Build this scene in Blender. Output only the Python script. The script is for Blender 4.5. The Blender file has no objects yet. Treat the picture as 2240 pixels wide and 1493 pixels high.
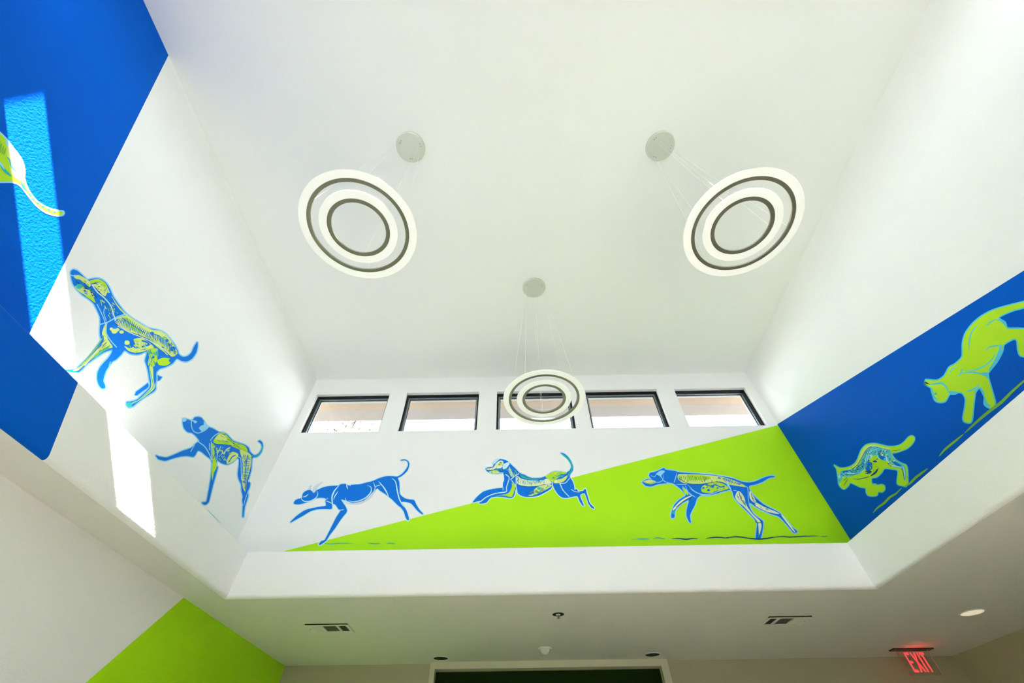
import bpy, bmesh, math, random
from mathutils import Vector, Matrix
from mathutils.geometry import tessellate_polygon

# ------------------------------------------------------------------ camera
S = 1.24            # metres per layout unit (lower ceiling is one unit above the lens)
CZ = 1.5            # lens height
F_PX, YAW, PITCH, ROLL = 892.6, -0.00251, 0.86928, -0.01433
IW, IH = 2240, 1493
scene = bpy.context.scene
COL = scene.collection

cy, sy, cp, sp = math.cos(YAW), math.sin(YAW), math.cos(PITCH), math.sin(PITCH)
_f = Vector((sy * cp, cy * cp, sp)); _r = Vector((cy, -sy, 0)); _u = _r.cross(_f)
cr, sr = math.cos(ROLL), math.sin(ROLL)
RX = cr * _r + sr * _u; UP = -sr * _r + cr * _u; FW = _f
cam_d = bpy.data.cameras.new('camera'); cam = bpy.data.objects.new('camera', cam_d); COL.objects.link(cam)
cam_d.sensor_fit = 'HORIZONTAL'; cam_d.sensor_width = 36.0; cam_d.lens = F_PX / IW * 36.0
cam_d.clip_start = 0.02; cam_d.clip_end = 300
m = Matrix((RX, UP, -FW)).transposed().to_4x4(); m.translation = Vector((0, 0, CZ))
cam.matrix_world = m
scene.camera = cam

# ------------------------------------------------------------------ world, sun, exposure
EXPOSURE = -0.03
SKY = 8.2
SUN = 165.0
scene.view_settings.view_transform = 'Standard'
scene.view_settings.look = 'None'
scene.view_settings.gamma = 1.0
scene.view_settings.use_curve_mapping = False
scene.view_settings.exposure = EXPOSURE
c = scene.cycles
c.use_denoising = True
try: c.denoiser = 'OPENIMAGEDENOISE'
except Exception: pass
c.max_bounces = 14; c.diffuse_bounces = 10; c.glossy_bounces = 4; c.transmission_bounces = 6; c.transparent_max_bounces = 12
c.sample_clamp_indirect = 12.0
c.caustics_reflective = False; c.caustics_refractive = False

w = bpy.data.worlds.new('sky'); scene.world = w; w.use_nodes = True
nt = w.node_tree; nt.nodes.clear()
wo = nt.nodes.new('ShaderNodeOutputWorld'); bg = nt.nodes.new('ShaderNodeBackground')
tc = nt.nodes.new('ShaderNodeTexCoord'); sx = nt.nodes.new('ShaderNodeSeparateXYZ'); rp = nt.nodes.new('ShaderNodeValToRGB')
rp.color_ramp.elements[0].position = 0.0; rp.color_ramp.elements[0].color = (0.96, 0.985, 1.0, 1)
rp.color_ramp.elements[1].position = 0.9; rp.color_ramp.elements[1].color = (0.62, 0.80, 1.0, 1)
nt.links.new(tc.outputs['Generated'], sx.inputs[0]); nt.links.new(sx.outputs['Z'], rp.inputs[0])
nt.links.new(rp.outputs[0], bg.inputs[0]); bg.inputs[1].default_value = SKY
nt.links.new(bg.outputs[0], wo.inputs[0])

sun_d = bpy.data.lights.new('sun', 'SUN'); sun_d.energy = SUN; sun_d.angle = 0.0093; sun_d.color = (1.0, 0.96, 0.90)
sun = bpy.data.objects.new('sun', sun_d); COL.objects.link(sun)
sun.location = (3, -8, 14)
sun.rotation_euler = Vector((-0.158, 1.0, -0.70)).to_track_quat('-Z', 'Y').to_euler()

# ------------------------------------------------------------------ helpers
def U(x, y, z): return Vector((x * S, y * S, CZ + z * S))

def ray(px, py): return FW + RX * ((px - IW / 2) / F_PX) - UP * ((py - IH / 2) / F_PX)
def on_x(px, py, x): v = ray(px, py); return v * (x / v.x)
def on_y(px, py, y): v = ray(px, py); return v * (y / v.y)
def on_z(px, py, z): v = ray(px, py); return v * (z / v.z)

def lin(c):
    return tuple(((v / 255) / 12.92 if v / 255 <= 0.04045 else ((v / 255 + 0.055) / 1.055) ** 2.4) for v in c)

def mat(name, col, rough=0.6, metal=0.0, bump=0.0, bscale=70.0, emit=None, estr=0.0, spec=0.5, var=0.0, coat=0.0):
    mt = bpy.data.materials.new(name); mt.use_nodes = True
    t = mt.node_tree; b = t.nodes['Principled BSDF']
    b.inputs['Base Color'].default_value = (*col, 1); b.inputs['Roughness'].default_value = rough
    b.inputs['Metallic'].default_value = metal; b.inputs['Specular IOR Level'].default_value = spec
    if emit: b.inputs['Emission Color'].default_value = (*emit, 1); b.inputs['Emission Strength'].default_value = estr
    if coat: b.inputs['Coat Weight'].default_value = coat; b.inputs['Coat Roughness'].default_value = 0.25
    g = t.nodes.new('ShaderNodeNewGeometry')
    n = t.nodes.new('ShaderNodeTexNoise'); n.inputs['Scale'].default_value = bscale; n.inputs['Detail'].default_value = 3.0
    n.inputs['Roughness'].default_value = 0.55
    t.links.new(g.outputs['Position'], n.inputs['Vector'])
    if bump:
        bp = t.nodes.new('ShaderNodeBump'); bp.inputs['Strength'].default_value = bump; bp.inputs['Distance'].default_value = 0.004
        t.links.new(n.outputs['Fac'], bp.inputs['Height']); t.links.new(bp.outputs[0], b.inputs['Normal'])
    if var:
        r = t.nodes.new('ShaderNodeValToRGB')
        r.color_ramp.elements[0].position = 0.3; r.color_ramp.elements[0].color = (*[v * (1 - var) for v in col], 1)
        r.color_ramp.elements[1].position = 0.7; r.color_ramp.elements[1].color = (*[min(1, v * (1 + var)) for v in col], 1)
        t.links.new(n.outputs['Fac'], r.inputs[0]); t.links.new(r.outputs[0], b.inputs['Base Color'])
    return mt

WALLC = (0.88, 0.885, 0.895)
M = {}
M['wall'] = mat('white_wall_paint', WALLC, 0.75, bump=0.6, spec=0.25)
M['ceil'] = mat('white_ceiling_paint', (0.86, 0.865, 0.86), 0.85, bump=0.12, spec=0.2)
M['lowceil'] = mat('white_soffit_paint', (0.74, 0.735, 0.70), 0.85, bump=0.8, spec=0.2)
M['blue'] = mat('blue_wall_paint', (0.0, 0.09, 0.52), 0.5, bump=0.7, spec=0.05)
M['tan'] = mat('tan_wall_paint', (0.40, 0.385, 0.27), 0.75, bump=0.35, spec=0.2)
M['green'] = mat('lime_wall_paint', (0.38, 0.74, 0.006), 0.5, bump=0.3, spec=0.18)
M['floor'] = mat('tan_floor_tile', (0.37, 0.35, 0.315), 0.45, bscale=6, var=0.12)
M['black'] = mat('black_window_frame', (0.006, 0.007, 0.008), 0.5, spec=0.2)
M['trim'] = mat('putty_trim_paint', (0.58, 0.56, 0.44), 0.6, spec=0.3)
M['alu'] = mat('grey_sash_metal', (0.30, 0.36, 0.40), 0.3, metal=0.6)
M['soffit'] = mat('beige_eave_board', (0.50, 0.385, 0.30), 0.8, bscale=12, var=0.04)
M['soffit2'] = mat('grey_eave_board', (0.43, 0.38, 0.36), 0.8, bscale=12, var=0.04)
M['roof'] = mat('dark_roofing', (0.075, 0.07, 0.065), 0.9, bump=0.4, bscale=30)
M['stucco'] = mat('beige_stucco', (0.60, 0.52, 0.42), 0.9, bump=0.6, bscale=50)
M['ground'] = mat('dry_ground', (0.10, 0.095, 0.08), 0.95, bscale=1.0, var=0.2)
M['diff'] = mat('frosted_acrylic', (0.90, 0.91, 0.90), 0.22, spec=0.6, emit=(0.95, 1.0, 0.97), estr=0.24)
M['pmetal'] = mat('brushed_nickel', (0.30, 0.30, 0.24), 0.38, metal=0.85)
M['prim'] = mat('white_lacquer', (0.88, 0.88, 0.86), 0.35)
M['canopy'] = mat('satin_grey_lacquer', (0.56, 0.58, 0.53), 0.35, metal=0.15)
M['wire'] = mat('steel_wire', (0.85, 0.86, 0.82), 0.4, metal=0.2)
M['vent'] = mat('white_vent_metal', (0.74, 0.75, 0.68), 0.5)
M['dark'] = mat('dark_void', (0.012, 0.012, 0.010), 0.8)
M['louv'] = mat('shaded_louver_metal', (0.70, 0.70, 0.64), 0.5)
M['sblack'] = mat('black_sign_housing', (0.015, 0.013, 0.012), 0.4)
M['redlit'] = mat('red_lit_lettering', (0.8, 0.05, 0.06), 0.5, emit=(1.0, 0.045, 0.06), estr=1.35)
M['lamp'] = mat('warm_lamp_lens', (0.8, 0.74, 0.66), 0.5, emit=(1.0, 0.80, 0.62), estr=0.62)
M['bark'] = mat('bark', (0.03, 0.02, 0.014), 0.9, bscale=20, var=0.3)
M['leaf'] = mat('olive_leaf', (0.022, 0.03, 0.010), 0.7, bscale=8, var=0.3)

def glass_mat(name, fac, tint=(1, 1, 1)):
    mt = bpy.data.materials.new(name); mt.use_nodes = True; t = mt.node_tree; t.nodes.clear()
    o = t.nodes.new('ShaderNodeOutputMaterial'); mx = t.nodes.new('ShaderNodeMixShader')
    tr = t.nodes.new('ShaderNodeBsdfTransparent'); gl = t.nodes.new('ShaderNodeBsdfGlossy'); gl.inputs['Roughness'].default_value = 0.02
    tr.inputs[0].default_value = (*tint, 1); mx.inputs[0].default_value = fac
    t.links.new(tr.outputs[0], mx.inputs[1]); t.links.new(gl.outputs[0], mx.inputs[2]); t.links.new(mx.outputs[0], o.inputs[0])
    return mt
M['glass'] = glass_mat('window_glass', 0.06, (0.97, 0.985, 0.98))
M['acryl'] = glass_mat('clear_acrylic', 0.05, (0.96, 0.93, 0.92))

def link(name, verts, faces, mats, parent=None, midx=None, smooth=False):
    me = bpy.data.meshes.new(name); me.from_pydata([tuple(v) for v in verts], [], faces)
    for q in (mats if isinstance(mats, (list, tuple)) else [mats]): me.materials.append(q)
    if midx:
        for p, i in zip(me.polygons, midx): p.material_index = i
    if smooth:
        for p in me.polygons: p.use_smooth = True
    me.update()
    o = bpy.data.objects.new(name, me); COL.objects.link(o)
    if parent: o.parent = parent
    return o

class MB:
    def __init__(s): s.v = []; s.f = []; s.m = []
    def add(s, vs, fs, mi=0):
        b = len(s.v); s.v += [Vector(v) for v in vs]; s.f += [tuple(b + i for i in f) for f in fs]; s.m += [mi] * len(fs)
    def box(s, a, b, mi=0):
        x0, y0, z0 = a; x1, y1, z1 = b
        x0, x1 = min(x0, x1), max(x0, x1); y0, y1 = min(y0, y1), max(y0, y1); z0, z1 = min(z0, z1), max(z0, z1)
        s.add([(x0, y0, z0), (x1, y0, z0), (x1, y1, z0), (x0, y1, z0), (x0, y0, z1), (x1, y0, z1), (x1, y1, z1), (x0, y1, z1)],
              [(0, 3, 2, 1), (4, 5, 6, 7), (0, 1, 5, 4), (1, 2, 6, 5), (2, 3, 7, 6), (3, 0, 4, 7)], mi)
    def ubox(s, a, b, mi=0): s.box(U(*a), U(*b), mi)
    def lathe(s, prof, c, n=48, mi=0, close=False):
        # prof: (r, z) ; around vertical axis through c
        k = len(prof); vs = []
        for i in range(n):
            a = 2 * math.pi * i / n
            for r, z in prof: vs.append((c[0] + r * math.cos(a), c[1] + r * math.sin(a), c[2] + z))
        fs = []
        for i in range(n):
            j = (i + 1) % n
            for q in range(k if close else k - 1):
                p = (q + 1) % k
                fs.append((i * k + q, j * k + q, j * k + p, i * k + p))
        s.add(vs, fs, mi)
    def tube(s, a, b, r, n=6, mi=0):
        a, b = Vector(a), Vector(b); d = (b - a).normalized(); e = d.orthogonal().normalized(); g = d.cross(e)
        vs = []
        for P in (a, b):
            for i in range(n):
                t = 2 * math.pi * i / n; vs.append(P + r * (math.cos(t) * e + math.sin(t) * g))
        s.add(vs, [(i, (i + 1) % n, n + (i + 1) % n, n + i) for i in range(n)] + [tuple(range(n))[::-1], tuple(range(n, 2 * n))], mi)
    def build(s, name, mats, parent=None, smooth=False): return link(name, s.v, s.f, mats, parent, s.m, smooth)

def structure(o): o['kind'] = 'structure'; return o
def tag(o, label, cat, group=None, kind='thing'):
    o['label'] = label; o['category'] = cat; o['kind'] = kind
    if group: o['group'] = group
    return o
def empty(name, loc=(0, 0, 0), rz=0.0):
    o = bpy.data.objects.new(name, None); COL.objects.link(o); o.location = loc; o.rotation_euler = (0, 0, rz)
    o.empty_display_size = 0.1
    return o
def copy_tree(o, parent=None):
    k = o.copy(); COL.objects.link(k); k.parent = parent
    for ch in list(o.children): copy_tree(ch, k)
    return k
def auto_smooth(o, deg=35):
    me = o.data
    for p in me.polygons: p.use_smooth = True
    bm = bmesh.new(); bm.from_mesh(me)
    bmesh.ops.remove_doubles(bm, verts=bm.verts, dist=1e-5)
    for e in bm.edges:
        if len(e.link_faces) == 2 and e.calc_face_angle(0) > math.radians(deg): e.smooth = False
        elif len(e.link_faces) != 2: e.smooth = False
    bm.to_mesh(me); bm.free(); return o

# ------------------------------------------------------------------ layout (units)
XL, XR, YB, YF, ZC = -2.271, 2.675, 3.353, -0.340, 3.341     # light well
BL, BR, BB, BF = -1.952, 2.4056, 3.0624, -0.050              # band faces
ZL, ZB = 1.3034, 1.0                                         # ledge, lower ceiling
LL, LR, LB, LF = -2.2283, 4.1467, 4.8576, -1.35               # lower room
FLOOR = -CZ / S
ZWT, ZWB = 3.112, 2.588
SOF = 3.205
WX = [(-2.188, -1.374), (-1.188, -0.381), (-0.184, 0.634), (0.793, 1.593), (1.781, 2.574)]
TH = 0.2 / S

# ------------------------------------------------------------------ lower room
mb = MB(); mb.ubox((LL - .3, LF - .3, FLOOR - .1), (LR + .3, LB + 1.1, FLOOR)); structure(mb.build('floor', M['floor']))

# lower left wall with its lime corner
mb = MB()
z0, z1 = FLOOR, ZB
gy = lambda z: 3.036 + (z - 0.995) * (3.036 - 2.669) / (0.995 - 0.491)
P = lambda y, z: U(LL, y, z)
mb.add([P(LF, z0), P(gy(z0), z0), P(gy(z1), z1), P(LF, z1)], [(0, 1, 2, 3)], 0)
mb.add([P(gy(z0), z0), P(LB, z0), P(LB, z1), P(gy(z1), z1)], [(0, 1, 2, 3)], 1)
mb.ubox((LL - TH, LF, z0), (LL - .002, LB + TH, z1 + .3), 0)
structure(mb.build('wall_left', [M['wall'], M['green']]))
# back wall with alcove opening
OX0, OX1, OZ = -0.79, 1.36, 0.95
mb = MB()
mb.ubox((LL, LB, z0), (OX0, LB + TH, z1 + .3)); mb.ubox((OX1, LB, z0), (LR, LB + TH, z1 + .3)); mb.ubox((OX0, LB, OZ), (OX1, LB + TH, z1 + .3))
structure(mb.build('wall_back', M['tan']))
M['dgreen'] = mat('bottle_green_panel', (0.008, 0.024, 0.003), 0.7, spec=0.05)
mb = MB(); mb.ubox((OX0, LB + .08, z0), (OX1, LB + TH, OZ)); structure(mb.build('wall_niche', M['dgreen']))
# white casing round the opening
mb = MB(); yf = LB - .062
mb.ubox((-0.824, yf, OZ - .004), (1.408, LB + .03, ZB - .0005)); mb.ubox((-0.824, yf, z0), (-0.779, LB + .03, OZ - .004)); mb.ubox((1.342, yf, z0), (1.408, LB + .03, OZ - .004))
o = mb.build('trim_1', M['trim']); structure(o)
# lower front wall; its unseen glazed entrance is added to light the floor
GX0, GX1, GZ = 0.0, 1.4, 0.65
mb = MB()
mb.ubox((LL, LF - TH, z0), (GX0, LF, z1 + .3)); mb.ubox((GX1, LF - TH, z0), (LR, LF, z1 + .3)); mb.ubox((GX0, LF - TH, GZ), (GX1, LF, z1 + .3))
structure(mb.build('wall_front', M['wall']))
mb = MB(); mb.ubox((LR, LF, z0), (LR + TH, LB + TH, z1 + .3)); structure(mb.build('wall_right', M['tan']))
def local(mb, t):
    for v in mb.v: v -= t.location
t = empty('window_11', U((GX0 + GX1) / 2, LF - .08, z0)); structure(t)
mb = MB()
for k in range(4):
    x = GX0 + (GX1 - GX0) * k / 3; mb.ubox((x - .025, LF - .11, z0), (x + .025, LF - .05, GZ))
mb.ubox((GX0, LF - .11, GZ - .05), (GX1, LF - .05, GZ)); mb.ubox((GX0, LF - .11, z0), (GX1, LF - .05, z0 + .06))
local(mb, t); mb.build('window_frame', M['black'], t)
mb = MB(); mb.ubox((GX0, LF - .084, z0), (GX1, LF - .079, GZ)); local(mb, t); mb.build('glass_pane', M['glass'], t)

# lower ceiling round the opening
R_ = 0.022
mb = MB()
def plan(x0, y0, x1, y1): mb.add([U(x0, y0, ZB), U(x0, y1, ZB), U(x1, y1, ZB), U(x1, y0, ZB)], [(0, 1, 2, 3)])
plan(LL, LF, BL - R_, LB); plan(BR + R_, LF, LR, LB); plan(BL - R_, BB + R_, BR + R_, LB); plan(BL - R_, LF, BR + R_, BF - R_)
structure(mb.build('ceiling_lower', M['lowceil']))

# band and ledge, one extruded profile per side, bull-nosed edges
prof = []
for k in range(5):
    a = math.pi / 2 * k / 4; prof.append((R_ * (1 - math.sin(a)), ZB + R_ * (1 - math.cos(a))))
r2 = 0.012
for k in range(5):
    a = math.pi / 2 * k / 4; prof.append((r2 * (1 - math.cos(a)), ZL - r2 + r2 * math.sin(a)))
prof.append((0.40, ZL))
def band(name, side, split=None):
    mb = MB(); n = len(prof)
    if side == 'left': pt = lambda o, z, e: (BL - o, (BF - o) if e == 0 else (BB + o), z)
    if side == 'right': pt = lambda o, z, e: (BR + o, (BF - o) if e == 0 else (BB + o), z)
    if side == 'back': pt = lambda o, z, e: ((BL - o) if e == 0 else (BR + o), BB + o, z)
    if side == 'front': pt = lambda o, z, e: ((BL - o) if e == 0 else (BR + o), BF - o, z)
    A = [U(*pt(o, z, 0)) for o, z in prof]; B = [U(*pt(o, z, 1)) for o, z in prof]
    fs = [(i, i + 1, n + i + 1, n + i) for i in range(n - 1)]
    if split:
        C = [U(pt(o, z, 0)[0], split(z), z) for o, z in prof]
        mb.add(A + C, fs, 1); mb.add(C + B, fs, 0)
    else: mb.add(A + B, fs, 0)
    o = mb.build(name, [M['wall'], M['blue']]); auto_smooth(o); structure(o); return o
band('wall_band_left', 'left', lambda z: 1.295 + (1.298 - z) * (1.45 - 1.295) / (1.298 - 1.006))
band('wall_band_right', 'right'); band('wall_band_back', 'back'); band('wall_band_front', 'front')

# ------------------------------------------------------------------ upper walls of the light well
# left: white with a big blue field cut off on a slant
ly = lambda z: 1.171 + (1.526 - z) * (1.171 - 0.276) / (3.328 - 1.526)
mb = MB(); zb, zt = ZL, ZC
P = lambda y, z: U(XL, y, z)
mb.add([P(YF, zb), P(ly(zb), zb), P(ly(zt), zt), P(YF, zt)], [(0, 1, 2, 3)], 1)
mb.add([P(ly(zb), zb), P(YB, zb), P(YB, zt), P(ly(zt), zt)], [(0, 1, 2, 3)], 0)
mb.ubox((XL - TH, YF - TH, zb), (XL - .002, YB + TH, zt + .1), 0)
structure(mb.build('wall_upper_left', [M['wall'], M['blue']]))
# right: white with a blue field along the bottom
ry = lambda y: 2.600 + (y - 3.353) * (2.594 - 1.843) / (3.329 - 1.125)
mb = MB(); P = lambda y, z: U(XR, y, z)
mb.add([P(YB, zb), P(YF, zb), P(YF, max(ry(YF), zb)), P(YB, ry(YB))], [(0, 1, 2, 3)], 1)
mb.add([P(YB, ry(YB)), P(YF, max(ry(YF), zb)), P(YF, zt), P(YB, zt)], [(0, 1, 2, 3)], 0)
mb.ubox((XR + .002, YF - TH, zb), (XR + TH, YB + TH, zt + .1), 0)
structure(mb.build('wall_upper_right', [M['wall'], M['blue']]))

def window_wall(name, yi, sgn, paint):
    # yi inner face, sgn +1 when the outside is +y
    yo = yi + sgn * TH; mb = MB()
    xs = [XL] + [v for p in WX for v in p] + [XR]
    for i in range(0, len(xs), 2): mb.ubox((xs[i], yi, ZWB), (xs[i + 1], yo, ZWT), 0)
    mb.ubox((XL, yi, ZWT), (XR, yo, ZC + .1), 0)
    e = 0.002 * sgn
    mb.ubox((XL, yi + e, ZL), (XR, yo, ZWB), 0)
    P = lambda x, z: U(x, yi, z)
    if paint:
        gz = lambda x: 1.441 + (x + 1.789) * (2.588 - 1.441) / (2.675 + 1.789)
        x0 = -1.789 - (1.441 - ZL) * (2.675 + 1.789) / (2.588 - 1.441); x0 = max(x0, XL)
        mb.add([P(x0, ZL), P(XR, ZL), P(XR, ZWB), P(x0, gz(x0))], [(0, 1, 2, 3)], 1)
        mb.add([P(XL, gz(x0)), P(x0, gz(x0)), P(XR, ZWB), P(XL, ZWB)], [(0, 1, 2, 3)], 0)
    else: mb.add([P(XL, ZL), P(XR, ZL), P(XR, ZWB), P(XL, ZWB)], [(0, 1, 2, 3)], 0)
    # drywall sill returns
    for a, b in WX: mb.add([U(a, yi, ZWB), U(b, yi, ZWB), U(b, yo, ZWB), U(a, yo, ZWB)], [(0, 1, 2, 3)], 0)
    return structure(mb.build(name, [M['wall'], M['green']]))
window_wall('wall_upper_back', YB, 1, True)
window_wall('wall_upper_front', YF, -1, False)
mb = MB(); mb.ubox((XL - TH, YF - TH, ZC), (XR + TH, YB + TH, ZC + .12)); structure(mb.build('ceiling', M['ceil']))

def clerestory(n, a, b, yi, sgn):
    t = empty(f'window_{n}', U((a + b) / 2, yi + sgn * .05, ZWB)); structure(t)
    Y = lambda m_: yi + sgn * m_ / S
    def ring(w0, w1, d0, d1, name, m_):
        w0 /= S; w1 /= S; mb = MB()
        mb.ubox((a + w0, Y(d0), ZWB + w0), (a + w1, Y(d1), ZWT - w0)); mb.ubox((b - w1, Y(d0), ZWB + w0), (b - w0, Y(d1), ZWT - w0))
        mb.ubox((a + w1, Y(d0), ZWB + w0), (b - w1, Y(d1), ZWB + w1)); mb.ubox((a + w1, Y(d0), ZWT - w1), (b - w1, Y(d1), ZWT - w0))
        local(mb, t); return mb.build(name, m_, t)
    ring(0.0, 0.022, 0.05, 0.095, 'window_frame', M['black'])
    ring(0.0215, 0.040, 0.082, 0.125, 'sash', M['alu'])
    ring(0.0395, 0.046, 0.098, 0.108, 'glazing_bead', M['black'])
    mb = MB(); w = .043 / S; mb.ubox((a + w, Y(.100), ZWB + w), (b - w, Y(.104), ZWT - w)); local(mb, t); mb.build('glass_pane', M['glass'], t)
for i, (a, b) in enumerate(WX): clerestory(i + 1, a, b, YB, 1)
for i, (a, b) in enumerate(WX): clerestory(i + 6, a, b, YF, -1)

def portal(x0, x1, z0_, z1_, y, sgn):
    d = bpy.data.lights.new('portal', 'AREA'); d.shape = 'RECTANGLE'; d.size = (x1 - x0) * S; d.size_y = (z1_ - z0_) * S
    d.cycles.is_portal = True
    o = bpy.data.objects.new('portal', d); COL.objects.link(o); o.location = U((x0 + x1) / 2, y, (z0_ + z1_) / 2)
    o.rotation_euler = (math.radians(-90 if sgn > 0 else 90), 0, 0)
for a, b in WX: portal(a, b, ZWB, ZWT, YB + .12, 1); portal(a, b, ZWB, ZWT, YF - .12, -1)
portal(GX0, GX1, FLOOR, GZ, LF - .12, -1)

# ------------------------------------------------------------------ outside
OV = 0.585
def eave(name, yi, sgn):
    mb = MB(); yo = yi + sgn * TH; ye = yi + sgn * OV
    mb.ubox((XL - .7, yo, SOF), (XR + .7, ye - sgn * .2, SOF + .05), 0)
    mb.ubox((XL - .7, ye - sgn * .2, SOF - .0005), (XR + .7, ye, SOF + .12), 1)
    return structure(mb.build(name, [M['soffit'], M['soffit2']]))
eave('roof_eave_back', YB, 1); eave('roof_eave_front', YF, -1)
mb = MB(); mb.ubox((XL - .7, YF - OV, ZC + .12), (XR + .7, YB + OV, ZC + .2)); structure(mb.build('roof_upper', M['roof']))
mb = MB(); zr = ZL + .02
mb.ubox((LL - .9, LF - .7, zr), (XL - TH, LB + 1.3, zr + .08)); mb.ubox((XR + TH, LF - .7, zr), (LR + .9, LB + 1.3, zr + .08))
mb.ubox((XL - TH, LF - .7, zr), (XR + TH, YF - TH, zr + .08)); mb.ubox((XL - TH, YB + TH, zr), (XR + TH, LB + 1.3, zr + .08))
structure(mb.build('roof_lower', M['roof']))
mb = MB(); mb.box((-60, -60, -.4), (60, 60, -.15)); structure(mb.build('ground', M['ground']))

# sparse tree beyond the first clerestory window
t = empty('tree', (-5.1, 9.5, -.15)); t.scale = (1.2, 1.2, 1.27)
mb = MB(); mb.tube((0, 0, 0), (.1, 0, 3.2), .13, 10); mb.tube((.1, 0, 3.1), (-.5, .2, 5.6), .07, 8); mb.tube((.1, 0, 3.1), (.8, -.1, 5.8), .07, 8); mb.build('trunk', M['bark'], t)
rt = random.Random(7)
for q in range(30):
    a = rt.random() * 6.28; r0 = rt.random() * 1.2; b0 = Vector((math.cos(a) * r0 * .5, math.sin(a) * r0 * .4, 5.2 + rt.random() * 1.6))
    b1 = b0 + Vector((math.cos(a) * (.5 + rt.random()), math.sin(a) * .5, .9 + rt.random() * 1.1))
    mb = MB(); mb.tube(b0, b1, .014, 5)
    for z in range(26):
        c_ = b0.lerp(b1, .3 + .7 * rt.random()) + Vector((rt.uniform(-.2, .2), rt.uniform(-.2, .2), rt.uniform(-.15, .15)))
        e1 = Vector((rt.uniform(-1, 1), rt.uniform(-1, 1), rt.uniform(-1, 1))).normalized() * .045; e2 = e1.orthogonal().normalized() * .016
        mb.add([c_ - e1, c_ + e2, c_ + e1, c_ - e2], [(0, 1, 2, 3)], 1)
    mb.build('branch', [M['bark'], M['leaf']], t)
tag(t, 'sparse treetop seen through the bottom of the leftmost clerestory window', 'tree')

# ------------------------------------------------------------------ pendants
HR = 1.905
can_xy = [(-0.7515, 0.866), (1.150, 0.889), (0.212, 2.143)]
def make_pendant(ang):
    # empty at the canopy on the ceiling; parts hang below it
    t = empty('ring_pendant_light')
    drop = (HR - ZC) * S
    mb = MB(); mb.lathe([(0.0005, -.028), (.128, -.028), (.134, -.023), (.134, 0)], (0, 0, 0), 64)
    o = mb.build('canopy', M['canopy'], t); auto_smooth(o)
    for a in ang:
        for q in (-.011, .011):
            e = Vector((math.cos(a), math.sin(a), 0)); g = Vector((-e.y, e.x, 0))
            p = e * .098 + g * q
            mb = MB(); mb.lathe([(.0005, -.031), (.0035, -.031), (.0035, -.028)], p, 10); mb.build('cable_grip', M['dark'], o)
    for nm, ro, rd, ri in (('outer_ring', .352, .305, .282), ('inner_ring', .236, .188, .163)):
        mb = MB(); mb.lathe([(ri, 0.011), (ri, 0.004), (ri + .001, 0.001), (rd - .0005, 0.0008)], (0, 0, drop), 128)
        mb.lathe([(ri, .011), (ro - .002, .011), (ro, .009), (ro, .002)], (0, 0, drop), 128, 1)
        o = mb.build(nm, [M['pmetal'], M['prim']], t); auto_smooth(o)
        mb = MB(); mb.lathe([(rd, .0015), (rd + .001, 0), (ro - .002, 0), (ro, .002)], (0, 0, drop), 128)
        d = mb.build('diffuser', M['diff'], o); auto_smooth(d)
        for a in ang:
            e = Vector((math.cos(a), math.sin(a), 0)); g = Vector((-e.y, e.x, 0))
            rr = (ri + ro) / 2 - .012
            p0 = e * .098 + g * (.011 if nm[0] == 'o' else -.011); p0.z = -.030
            p1 = e * rr; p1.z = drop + .011
            mb = MB(); mb.tube(p0, p1, .0009); mb.build('suspension_wire', M['wire'], t)
    return t
A1 = [math.radians(v) for v in (212, -12, 95)]
labels = ['double ring pendant light on the left side of the well, nearest the left wall',
          'double ring pendant light on the right side of the well, nearest the right wall',
          'smaller-looking double ring pendant light hanging in front of the middle clerestory window']
p1 = make_pendant(A1)
for i, (x, y) in enumerate(can_xy):
    t = p1 if i == 0 else copy_tree(p1)
    t.location = U(x, y, ZC); t.rotation_euler = (0, 0, math.radians([0, 15, -4][i]))
    tag(t, labels[i], 'pendant light', 'ring pendants under the high ceiling')

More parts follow.
